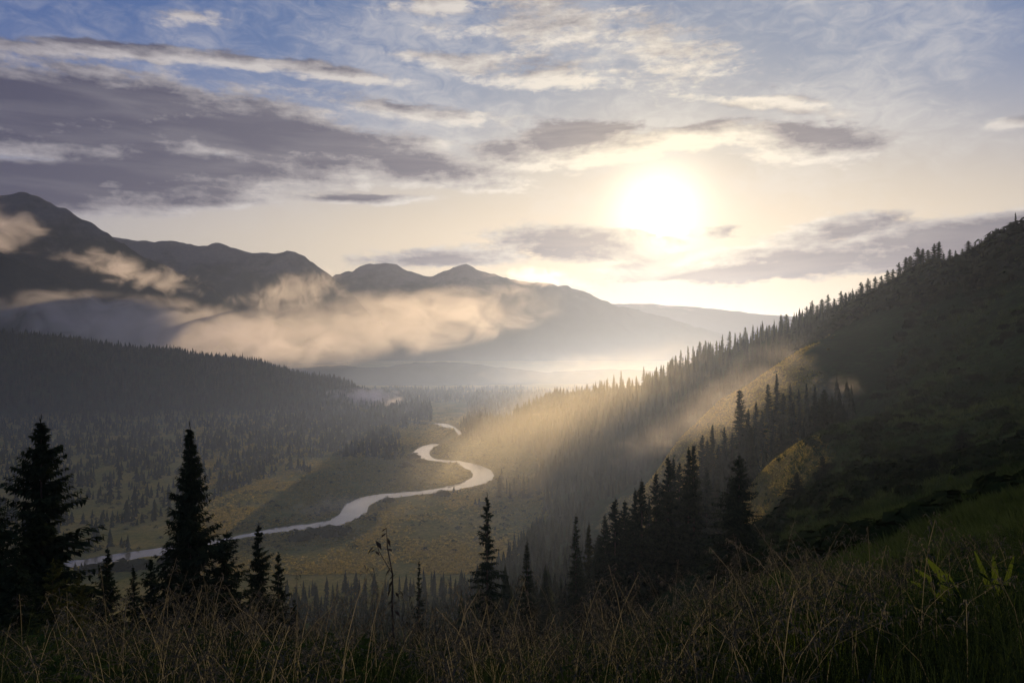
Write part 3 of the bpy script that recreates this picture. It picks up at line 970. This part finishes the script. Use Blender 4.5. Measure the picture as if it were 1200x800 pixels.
scatter('valley_thicket', BL_FAR, P3[mixed], np.clip(rng.lognormal(1.0, 0.45, n), 1.2, 7)[mixed], M_SHRUB, 'leafy undergrowth among the valley woods', 'shrubs', wide=0.9, seed=5)
# a few clumps of trees right on the river banks
bank = []
for (px, py, c) in [(485, 535, 8), (495, 541, 6), (470, 547, 4), (560, 590, 5), (405, 618, 5), (418, 596, 6), (428, 588, 6), (395, 624, 5), (350, 626, 4), (362, 627, 4), (455, 585, 5), (497, 577, 4), (520, 578, 3), (535, 575, 4), (375, 622, 4), (95, 668, 7), (120, 665, 7), (145, 662, 7), (170, 660, 6), (200, 655, 6), (230, 648, 5), (262, 641, 4)]:
    Yd = 149.0 * F / (py - 400)
    for _ in range(c):
        bank.append(((px - 600) / F * Yd + random.gauss(0, 4), Yd + random.gauss(0, 4)))
bank = np.array(bank)
bank = bank[river_dist(bank[:, 0], bank[:, 1]) > 3]
scatter('riverside_trees', ST_MID + BL_NEAR[:2], on_ground(bank[:, 0], bank[:, 1], 0.5), rng.uniform(2.5, 7, len(bank)), M_FOREST, 'small dark trees and bushes lining the river banks', 'trees', wide=1.4, seed=6)

# forest on the right hand spurs, behind and between the single trees
n = 7000
qx = rng.uniform(540, 1010, n); Yd = rng.uniform(110, 1250, n)
yb, yf = np.interp(qx, *YB_), np.interp(qx, *YF_)
x = (qx - 600) / F * Yd
slope_f = (Yd > yb + 25) & (Yd < yf - 6)                       # far side of the gully up to the skyline
low_f = ((qx < 745) & (Yd > 130) & (Yd < yb + 5)) | ((Yd > 560) & (Yd < yb + 30))
low_f &= ~((qx > 690) & (Yd > 320) & (Yd < 540))
gully = (qx > 700) & (qx < 1000) & (Yd > 232) & (Yd < 300) & (rng.uniform(0, 1, n) < 0.9)
k = (slope_f & (rng.uniform(0, 1, n) < 0.9 * np.clip(Yd / 700, 0.4, 1))) | (low_f & (rng.uniform(0, 1, n) < np.clip(Yd / 500, 0.12, 0.8))) | (gully & (rng.uniform(0, 1, n) < 0.45))
P3 = on_ground(x[k], Yd[k])
k2 = P3[:, 2] > -143
P3 = P3[k2]
hs = rng.uniform(9, 17, len(P3)) * np.where(Yd[k][k2] > 600, 1.15, 1)
scatter('spur_forest', ST_MID, P3, hs, M_FOREST, 'dark conifer forest filling the gullies and flanks of the right hand spurs', 'forest', seed=8)
n = 500
qx = rng.uniform(330, 600, n); Yd = rng.uniform(200, 430, n); x = (qx - 600) / F * Yd
scatter('slope_forest', ST_MID, on_ground(x, Yd), rng.uniform(7, 14, n), M_FOREST, 'dark tree tops below the brow at the near edge of the valley', 'forest', seed=9)

n = 5200
qx = rng.uniform(930, 1320, n); Yd = rng.uniform(240, 640, n); x = (qx - 600) / F * Yd
top = np.interp(qx, *YF_)
nz = fbm(x / 40, Yd / 40, 3, 97)
k = (Yd < top + 5) & (Yd > top - np.interp(qx, [930, 1000, 1100, 1320], [160, 150, 90, 60])) & (nz > -0.3)
scatter('dwarf_pine', ST_MID[:3] + BL_FAR, on_ground(x[k], Yd[k], 0.2), rng.uniform(2.0, 7.0, int(k.sum())), M_FOREST, 'dense dark dwarf conifers under the skyline of the right hand ridge', 'forest', wide=1.4, seed=19)

# ------------------------------------------------------------------ ground cover of the near slope
n = 42000
qx = rng.uniform(840, 1330, n); Yd = np.exp(rng.uniform(math.log(14), math.log(420), n))
x = (qx - 600) / F * Yd
lim = np.interp(qx, [840, 900, 950, 1000, 1100, 1330], [110, 215, 205, 215, 420, 400])
nz = fbm(x / 9, Yd / 9, 3, 91)
k = (Yd < lim) & (rng.uniform(0, 1, n) < 0.55 + nz * 0.8)
P3 = on_ground(x[k], Yd[k], 0.05)
def tuft(seed, n=9, wd=0.06):
    r = np.random.default_rng(seed)
    a = r.uniform(0, 6.28, n); l = r.uniform(0.5, 1.0, n); le = r.uniform(0.2, 0.8, n)
    b = np.stack([np.cos(a) * .15, np.sin(a) * .15, np.zeros(n)], -1)
    w = np.stack([-np.sin(a), np.cos(a), np.zeros(n)], -1) * wd
    tip = b + np.stack([np.cos(a) * le * l, np.sin(a) * le * l, l], -1)
    return np.stack([b - w, b + w, tip], 1).reshape(-1, 3), np.arange(3 * n).reshape(n, 3)
TUFTS = [tuft(600 + i) for i in range(6)]
TUSSOCKS = [tuft(620 + i, 6, 0.28) for i in range(5)]
scatter('slope_grass', TUFTS, P3, (0.35 + 0.0035 * P3[:, 1]) * rng.uniform(0.7, 1.5, len(P3)), M_SLOPE, 'tussocky dark grass covering the steep right hand slope', 'grass', wide=1.3, seed=10, patch=22.0)
n = 4200
qx = rng.uniform(850, 1330, n); Yd = np.exp(rng.uniform(math.log(30), math.log(420), n)); x = (qx - 600) / F * Yd
lim = np.interp(qx, [840, 900, 950, 1000, 1100, 1330], [110, 205, 215, 230, 470, 400])
nz = fbm(x / 30, Yd / 30, 3, 93)
k = (Yd < lim) & (rng.uniform(0, 1, n) < 0.28 + nz * 0.9)
P3 = on_ground(x[k], Yd[k], 0.2)
scatter('slope_shrubs', BL_NEAR, P3, rng.uniform(0.35, 1.15, len(P3)) * (0.8 + P3[:, 1] / 240), M_SCRUB, 'low dark juniper scrub scattered over the right hand slope', 'shrubs', wide=1.3, seed=11)
# scrub along the lit meadow and its dark rim
n = 500
qx = rng.uniform(690, 980, n); Yd = rng.uniform(310, 500, n); x = (qx - 600) / F * Yd
k = rng.uniform(0, 1, n) < 0.35 + 0.7 * fbm(x / 25, Yd / 25, 3, 95)
scatter('meadow_shrubs', BL_NEAR, on_ground(x[k], Yd[k], 0.2), rng.uniform(0.4, 1.3, int(k.sum())), M_SHRUB, 'small bushes on the sunlit meadow strip', 'shrubs', seed=12)

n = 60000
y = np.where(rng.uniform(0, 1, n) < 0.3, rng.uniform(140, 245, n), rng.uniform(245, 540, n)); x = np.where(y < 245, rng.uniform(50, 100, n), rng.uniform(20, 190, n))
k = (sunlit_zone(x, y) > 0.55) & (rng.uniform(0, 1, n) < 0.8 + 0.5 * fbm(x / 7, y / 7, 2, 98))
scatter('sunlit_strip_grass', TUSSOCKS, on_ground(x[k], y[k], 0.05), rng.uniform(0.45, 0.95, int(k.sum())) * np.where(y[k] < 260, 0.45, 1.0), M_GOLD, 'meadow grass on the right hand spurs with sunlight put into its gold colour', 'grass', seed=14)  # gold colour stands in for sun on the strips
n = 70000
y = np.exp(rng.uniform(math.log(470), math.log(1500), n)); x = (rng.uniform(230, 650, n) - 600) / F * y
P3 = on_ground(x, y, 0.05)
k = (P3[:, 2] < -140) & (river_dist(x, y) > 5) & (fbm(x / 40, y / 40, 3, 99) + rng.uniform(-0.3, 0.6, n) > 0.0)
scatter('flood_meadow', TUSSOCKS, P3[k], rng.uniform(0.6, 1.3, n)[k], M_GOLD, 'golden tall grass of the flood meadows along the river', 'grass', wide=2.4, seed=15)

# ------------------------------------------------------------------ foreground grass
def blades(n, qx0, qx1, y0, y1, l0, l1, seed, wid=0.0028, segs=4, lean=0.8):
    r = np.random.default_rng(seed)
    qx = r.uniform(qx0, qx1, n)
    Yd = np.exp(r.uniform(math.log(y0), math.log(y1), n))
    # clumping
    qx += 0
    x = (qx - 600) / F * Yd + r.normal(0, 0.05, n)
    cl = fbm(x / 0.6, Yd / 0.6, 3, seed)
    ln = r.uniform(l0, l1, n) * np.clip(0.9 + 0.55 * cl + 0.25 * fbm(x / 2.5, Yd / 2.5, 2, seed + 1), 0.35, 1.7)
    z = height(x, Yd, carve=False) - 0.02
    a = r.uniform(0, 6.28, n)
    le = np.abs(r.normal(0, lean, n)) + 0.1
    d = np.stack([np.cos(a), np.sin(a)], -1)
    side = np.stack([-np.sin(a), np.cos(a)], -1)
    # turn blades so that their width mostly shows
    V = np.empty((n, (segs + 1) * 2, 3))
    for i in range(segs + 1):
        t = i / segs
        h = ln * (t - 0.42 * le * t ** 2.6)
        o = ln * le * t ** 2.2 * 0.85
        w = (wid * (0.5 + 0.09 * Yd) * (1 - t) ** 0.6 + 0.0005)
        for j, sg in enumerate((-1, 1)):
            V[:, i * 2 + j, 0] = x + d[:, 0] * o + side[:, 0] * w * sg
            V[:, i * 2 + j, 1] = Yd + d[:, 1] * o + side[:, 1] * w * sg
            V[:, i * 2 + j, 2] = z + h
    q = []
    for i in range(segs):
        b = i * 2
        q += [(b, b + 1, b + 3, b + 2)]
    q = np.array(q)
    m = (segs + 1) * 2
    Fc = (q[None] + (np.arange(n) * m)[:, None, None]).reshape(-1, 4)
    tint = np.repeat(np.clip(r.beta(1.2, 2.2, n) + 0.25 * cl, 0, 1), m)
    return V.reshape(-1, 3), Fc, tint

v1, f1, t1 = blades(44000, -60, 1260, 2.6, 17, 0.30, 0.62, 701)
o = obj('meadow_grass', mesh('meadow_grass', v1, f1, M_GRASS, tint=t1))
tag(o, 'tall dark tangled meadow grass across the whole foreground', 'grass', kind='stuff')
# greener short growth low on the brow
v1, f1, t1 = blades(9000, 850, 1300, 2.6, 22, 0.2, 0.45, 703, wid=0.004)
o = obj('short_grass', mesh('short_grass', v1, f1, M_BROAD, tint=t1 * 0.6))
tag(o, 'short mossy green grass on the brow at the lower right', 'grass', kind='stuff')


def weed(seed, n=10):
    """a leafy herb: oval leaves set along a short stem"""
    r = np.random.default_rng(seed)
    a = r.uniform(0, 6.28, n); z = np.linspace(0.1, 0.95, n); l = r.uniform(0.22, 0.42, n) * (1.15 - z * 0.6)
    c = np.stack([np.cos(a), np.sin(a), r.uniform(-0.2, 0.6, n)], -1)
    w = np.stack([-np.sin(a), np.cos(a), np.zeros(n)], -1)
    b = np.stack([np.zeros(n), np.zeros(n), z], -1)
    v = np.stack([b, b + c * l[:, None] * .5 + w * l[:, None] * .22, b + c * l[:, None], b + c * l[:, None] * .5 - w * l[:, None] * .22], 1).reshape(-1, 3)
    i = np.arange(n)[:, None] * 4
    return v, np.concatenate([i + np.array([[0, 1, 2]]), i + np.array([[0, 2, 3]])])
WEEDS = [weed(640 + i, 9 + i) for i in range(6)]
n = 1500
qx = rng.uniform(-40, 1260, n); Yd = np.exp(rng.uniform(math.log(4.0), math.log(14), n)); x = (qx - 600) / F * Yd
k = fbm(x / 0.9, Yd / 0.9, 3, 111) + rng.uniform(-0.3, 0.3, n) > 0.05
scatter('meadow_weeds', WEEDS, on_ground(x[k], Yd[k], 0.02), rng.uniform(0.2, 0.5, int(k.sum())), M_WEED, 'leafy dark green weeds mixed into the foreground grass', 'weeds', seed=16)


def seed_stalks(n, seed):
    r = np.random.default_rng(seed)
    V, Fc, T = [], [], []
    base = 0
    qx = r.uniform(-40, 1240, n)
    Yd = np.exp(r.uniform(math.log(3.2), math.log(11), n))
    # thicker stands where the photograph has them
    stand = np.exp(-((qx - 760) / 150) ** 2) + 0.8 * np.exp(-((qx - 560) / 70) ** 2) + 0.9 * np.exp(-((qx - 250) / 120) ** 2) + 0.5 * np.exp(-((qx - 960) / 90) ** 2) + 0.25
    keep = r.uniform(0, 1, n) < stand
    for i in np.where(keep)[0]:
        x = (qx[i] - 600) / F * Yd[i]; y = Yd[i]
        z = gz(x, y)
        H = 0.5 + 0.75 * r.beta(1.3, 3.0)
        a = r.uniform(0, 6.28); le = abs(r.normal(0, 0.40)) + 0.10
        ca, sa = math.cos(a), math.sin(a)
        def pt(t):
            return np.array([x + ca * H * le * t ** 2.4, y + sa * H * le * t ** 2.4, z + H * (t - 0.38 * le * t ** 3)])
        tint = r.uniform(0, 1)
        w = 0.0016
        ts = np.linspace(0, 1, 6)
        pts = [pt(t) for t in ts]
        vv = []
        for p in pts:
            vv += [p + [w, 0, 0], p - [w, 0, 0]]
        ff = []
        for k in range(5):
            b = k * 2
            ff += [(b, b + 1, b + 3), (b, b + 3, b + 2)]
        m = len(vv)
        # drooping panicle
        for k in range(r.integers(16, 30)):
            t = r.uniform(0.70, 1.0)
            p = pt(t)
            aa = r.uniform(0, 6.28)
            l = r.uniform(0.03, 0.10) * (1.25 - t) / 0.5
            q = p + np.array([math.cos(aa) * l, math.sin(aa) * l, r.uniform(-0.3, 0.7) * l])
            tip = q + np.array([math.cos(aa) * 0.012, math.sin(aa) * 0.02, -0.022])
            e = np.array([-math.sin(aa), math.cos(aa), 0]) * 0.0038
            vv += [p, q + e, tip, q - e]
            ff += [(m, m + 1, m + 3), (m + 1, m + 2, m + 3)]
            m += 4
        V += vv
        Fc += [(a0 + base, b0 + base, c0 + base) for a0, b0, c0 in ff]
        T += [tint] * len(vv)
        base += len(vv)
    return np.array(V), np.array(Fc), np.array(T)

v1, f1, t1 = seed_stalks(1500, 801)
o = obj('seeding_grass', mesh('seeding_grass', v1, f1, M_SEED, tint=t1))
tag(o, 'pale seed heads of tall grass nodding over the foreground', 'grass', kind='stuff')

# broad-leaved plants at the lower right
def leafy_plant(px, Yd, leaves, label):
    x = (px - 600) / F * Yd
    z = gz(x, Yd)
    e = bpy.data.objects.new('broad_leaf_plant', None); col.objects.link(e)
    e.location = (x, Yd, z)
    tag(e, label, 'plant', 'broad leaved plants in the grass')
    for (tilt, ln, wd, back) in leaves:
        v, f, tt = [], [], []
        segs = 8
        for i in range(segs + 1):
            t = i / segs
            ang = R(tilt) * (0.75 + 0.4 * t)
            cx, cz = math.sin(ang) * ln * t, math.cos(ang) * ln * t
            w = wd * (math.sin(math.pi * min(t * 0.86 + 0.10, 1)) ** 0.7)
            for j, q in enumerate((-1, 0, 1)):
                v.append((cx + q * w * math.cos(ang), back * t * ln + (0.12 * wd if q == 0 else 0), cz - q * w * math.sin(ang)))
                tt.append(0.45 + 0.3 * random.random())
        for i in range(segs):
            for j in range(2):
                a = i * 3 + j
                f.append((a, a + 1, a + 4, a + 3))
        obj('leaf', mesh('leaf', v, f, M_BROAD, smooth=True, tint=tt), e)
    return e
leafy_plant(1132, 5.6, [(-38, 0.52, 0.030, 0.1), (-30, 0.60, 0.036, -0.1), (-47, 0.46, 0.026, 0.2), (-20, 0.42, 0.024, 0.0)], 'green plant with long broad leaves leaning left near the lower right corner')
leafy_plant(1170, 5.2, [(-14, 0.50, 0.022, 0.1), (-4, 0.46, 0.030, 0.0), (8, 0.48, 0.022, -0.1), (14, 0.36, 0.018, 0.1)], 'green plant with upright strap leaves at the right edge')

# withered stalk left of the middle
def stalk():
    Yd = 13.0
    x = (462 - 600) / F * Yd
    z = gz(x, Yd)
    e = bpy.data.objects.new('withered_stalk', None); col.objects.link(e)
    e.location = (x, Yd, z)
    tag(e, 'withered dark stalk with hanging dead leaves before the valley meadow', 'plant')
    top = (400 - 618) / F * Yd - z
    k = top / 3.2
    pts = [(0, 0, -0.2), (0.0, 0, 0.9 * k), (-0.04, 0, 1.7 * k), (-0.03, 0, 2.3 * k), (-0.12, 0, 2.8 * k), (-0.14, 0, 3.2 * k)]
    v, f = tube(pts, [0.022, 0.019, 0.016, 0.013, 0.010, 0.004], 6)
    obj('stem', mesh('stem', v, f, M_BARK, smooth=True), e)
    pts = [(-0.03, 0, 2.3 * k), (-0.15, 0.02, 2.5 * k), (-0.28, 0.02, 2.75 * k), (-0.33, 0.02, 2.95 * k)]
    v, f = tube(pts, [0.010, 0.009, 0.007, 0.003], 5)
    obj('side_shoot', mesh('side_shoot', v, f, M_BARK, smooth=True), e)
    r = random.Random(5)
    for (lx, lz) in [(-0.33, 2.95), (-0.36, 2.85), (-0.30, 2.8), (-0.14, 3.2), (-0.15, 3.1), (-0.12, 3.0), (-0.10, 2.8), (-0.05, 2.45), (-0.03, 2.2), (-0.06, 2.05), (0.02, 1.95), (-0.04, 1.8), (0.03, 1.75), (0.0, 1.6), (-0.34, 2.75), (0.03, 2.3)]:
        dx = r.choice((-1, 1)) * r.uniform(0.04, 0.13); dz = -r.uniform(0.06, 0.2); w = r.uniform(0.018, 0.035)
        v = [(lx, 0, lz * k), (lx + dx * .5 + w, 0.02, lz * k + dz * .35), (lx + dx, 0.0, lz * k + dz), (lx + dx * .5 - w, -0.02, lz * k + dz * .45)]
        obj('dead_leaf', mesh('dead_leaf', v, [(0, 1, 2), (0, 2, 3)], M_BARK), e)
stalk()

# ------------------------------------------------------------------ mist, fog and haze
def fog(name, label, px, py, Yd, hx, hy, hz, dens, scale, roll=0.0, amp=1.4, bias=0.0, g=0.62, colr=(0.99, 0.945, 0.975), stretch=(1, 1, 1.6), seed=0.0):
    """a soft bank of fog: closed body, density falling off to its rim and torn by noise; px,py,hx,hz in photograph pixels at distance Yd, hy in metres"""
    m = bpy.data.materials.new(name + '_air'); m.use_nodes = True
    nt = m.node_tree; nt.nodes.clear()
    out = nt.nodes.new('ShaderNodeOutputMaterial')
    pv = nt.nodes.new('ShaderNodeVolumePrincipled')
    pv.inputs['Color'].default_value = colr + (1,)
    pv.inputs['Anisotropy'].default_value = g
    nt.links.new(pv.outputs[0], out.inputs['Volume'])
    tc = nt.nodes.new('ShaderNodeTexCoord')
    ln = nt.nodes.new('ShaderNodeVectorMath'); ln.operation = 'LENGTH'
    nt.links.new(tc.outputs['Object'], ln.inputs[0])
    P = geo_pos(nt)
    mv = nt.nodes.new('ShaderNodeVectorMath'); mv.operation = 'MULTIPLY_ADD'
    nt.links.new(P, mv.inputs[0]); mv.inputs[1].default_value = tuple(q / scale for q in stretch); mv.inputs[2].default_value = (seed, seed * 1.7, 0)
    nz = noise(nt, mv.outputs[0], 1.0, 5, 0.58, 0.9)
    rim = 1.0 - S(nt, ln.outputs['Value'])
    d = (rim * 1.2 + (nz - 0.5) * amp * 2.0 - 0.35 + bias).step(0.0, 0.8)
    d = d * rim.step(0.0, 0.15) * dens
    nt.links.new(d.v, pv.inputs['Density'])
    import bmesh
    bm = bmesh.new(); bmesh.ops.create_icosphere(bm, subdivisions=3, radius=1.0)
    me = bpy.data.meshes.new(name); bm.to_mesh(me); bm.free()
    m.cycles.volume_step_rate = 0.6
    me.materials.append(m)
    o = obj(name, me)
    o.location = at(px, py, Yd)
    o.scale = (hx / F * Yd, hy, hz / F * Yd)
    o.rotation_euler = (0, R(roll), 0)
    tag(o, label, 'fog', kind='stuff')
    return o

def mist_layer(d0, z0, hgt, g, c):
    """morning mist lying in the whole valley, thickest at the bottom and thinning upwards"""
    m = bpy.data.materials.new('valley_mist_air'); m.use_nodes = True
    nt = m.node_tree; nt.nodes.clear()
    out = nt.nodes.new('ShaderNodeOutputMaterial'); pv = nt.nodes.new('ShaderNodeVolumePrincipled')
    pv.inputs['Color'].default_value = c + (1,)
    pv.inputs['Anisotropy'].default_value = g
    nt.links.new(pv.outputs[0], out.inputs['Volume'])
    sp = nt.nodes.new('ShaderNodeSeparateXYZ'); nt.links.new(geo_pos(nt), sp.inputs[0])
    z = S(nt, sp.outputs[2])
    d = ((z - z0).max(0.0) * (-1.0 / hgt)).exp() * d0
    nt.links.new(d.v, pv.inputs['Density'])
    m.cycles.volume_step_rate = 0.5
    x, y0, y1, za, zb = 9000, -600, 3100, -153.2, 620
    v = [(a, b, c_) for c_ in (za, zb) for b in (y0, y1) for a in (-x, x)]
    f = [(0, 2, 3, 1), (4, 5, 7, 6), (0, 1, 5, 4), (2, 6, 7, 3), (0, 4, 6, 2), (1, 3, 7, 5)]
    o = obj('valley_mist', mesh('valley_mist', v, f, m))
    tag(o, 'even morning mist lying in the valley and thinning upwards', 'mist', kind='stuff')
mist_layer(3.1e-4, -150.0, 80.0, 0.79, (0.48, 0.62, 1.0))
fog('fog_bank', 'long bright fog bank lying below the twin summits', 420, 384, 2250, 265, 120, 46, 0.0026, 120, roll=-7, amp=1.15, bias=0.45, seed=1.6)
fog('fog_bank', 'thick fog pooled behind the wooded ridge on the left', 190, 386, 2200, 260, 110, 44, 0.0042, 110, roll=6, amp=1.15, bias=0.4, seed=2.0)
fog('fog_bank', 'fog rolling up behind the ridge trees in the middle', 650, 432, 1900, 160, 100, 26, 0.0009, 70, roll=-8, amp=0.9, seed=3.0)
fog('fog_wisp', 'slanting streak of fog on the flank of the left peak', 150, 318, 3200, 130, 110, 24, 0.006, 120, roll=14, seed=4.0)
fog('fog_wisp', 'pale fog clinging to the left peak at the picture edge', 0, 265, 3200, 85, 110, 46, 0.005, 150, roll=22, seed=5.0)
fog('fog_wisp', 'cap of cloud on the shoulder right of the twin summits', 625, 324, 7100, 70, 250, 15, 0.0022, 230, roll=4, seed=6.0)
fog('river_mist', 'small puff of mist rising from the far bend of the river', 424, 467, 1650, 60, 60, 15, 0.026, 36, bias=0.25, seed=7.0)
fog('fog_wisp', 'tatters of fog standing before the far violet range', 345, 340, 3700, 95, 140, 30, 0.0032, 110, roll=-10, seed=8.0, stretch=(1.4, 1, 0.9))
fog('valley_mist', 'mist over the right side of the valley with sunlight put into its gold colour', 620, 515, 800, 340, 300, 95, 0.0010, 100, roll=-22, amp=0.8, bias=0.15, seed=9.0, colr=(0.99, 0.90, 0.70))  # warm volume colour carries the gold of the sunlight
fog('meadow_mist', 'thin lit mist drifting over the meadow strip', 828, 486, 338, 190, 42, 44, 0.0036, 30, roll=-35, amp=1.1, bias=0.12, seed=10.0)
fog('meadow_mist', 'small tatter of lit mist on the rim of the near slope', 978, 462, 300, 45, 25, 30, 0.014, 14, roll=-40, amp=1.2, seed=12.0)
fog('river_mist', 'warm mist over the near bend of the river', 385, 594, 640, 80, 60, 16, 0.005, 34, roll=-6, seed=11.0)

def haze_box(d, g, c):
    m = bpy.data.materials.new('haze_air'); m.use_nodes = True
    nt = m.node_tree; nt.nodes.clear()
    out = nt.nodes.new('ShaderNodeOutputMaterial'); pv = nt.nodes.new('ShaderNodeVolumePrincipled')
    pv.inputs['Color'].default_value = c + (1,)
    pv.inputs['Density'].default_value = d
    pv.inputs['Anisotropy'].default_value = g
    nt.links.new(pv.outputs[0], out.inputs['Volume'])
    x, y0, y1, z0, z1 = 27000, -27000, 27000, -153.6, 905
    v = [(a, b, c_) for c_ in (z0, z1) for b in (y0, y1) for a in (-x, x)]
    f = [(0, 2, 3, 1), (4, 5, 7, 6), (0, 1, 5, 4), (2, 6, 7, 3), (0, 4, 6, 2), (1, 3, 7, 5)]
    o = obj('haze', mesh('haze', v, f, m))
    tag(o, 'thin pale morning haze filling the air of the whole valley', 'haze', kind='stuff')
haze_box(2.0e-5, 0.60, (0.52, 0.63, 1.0))
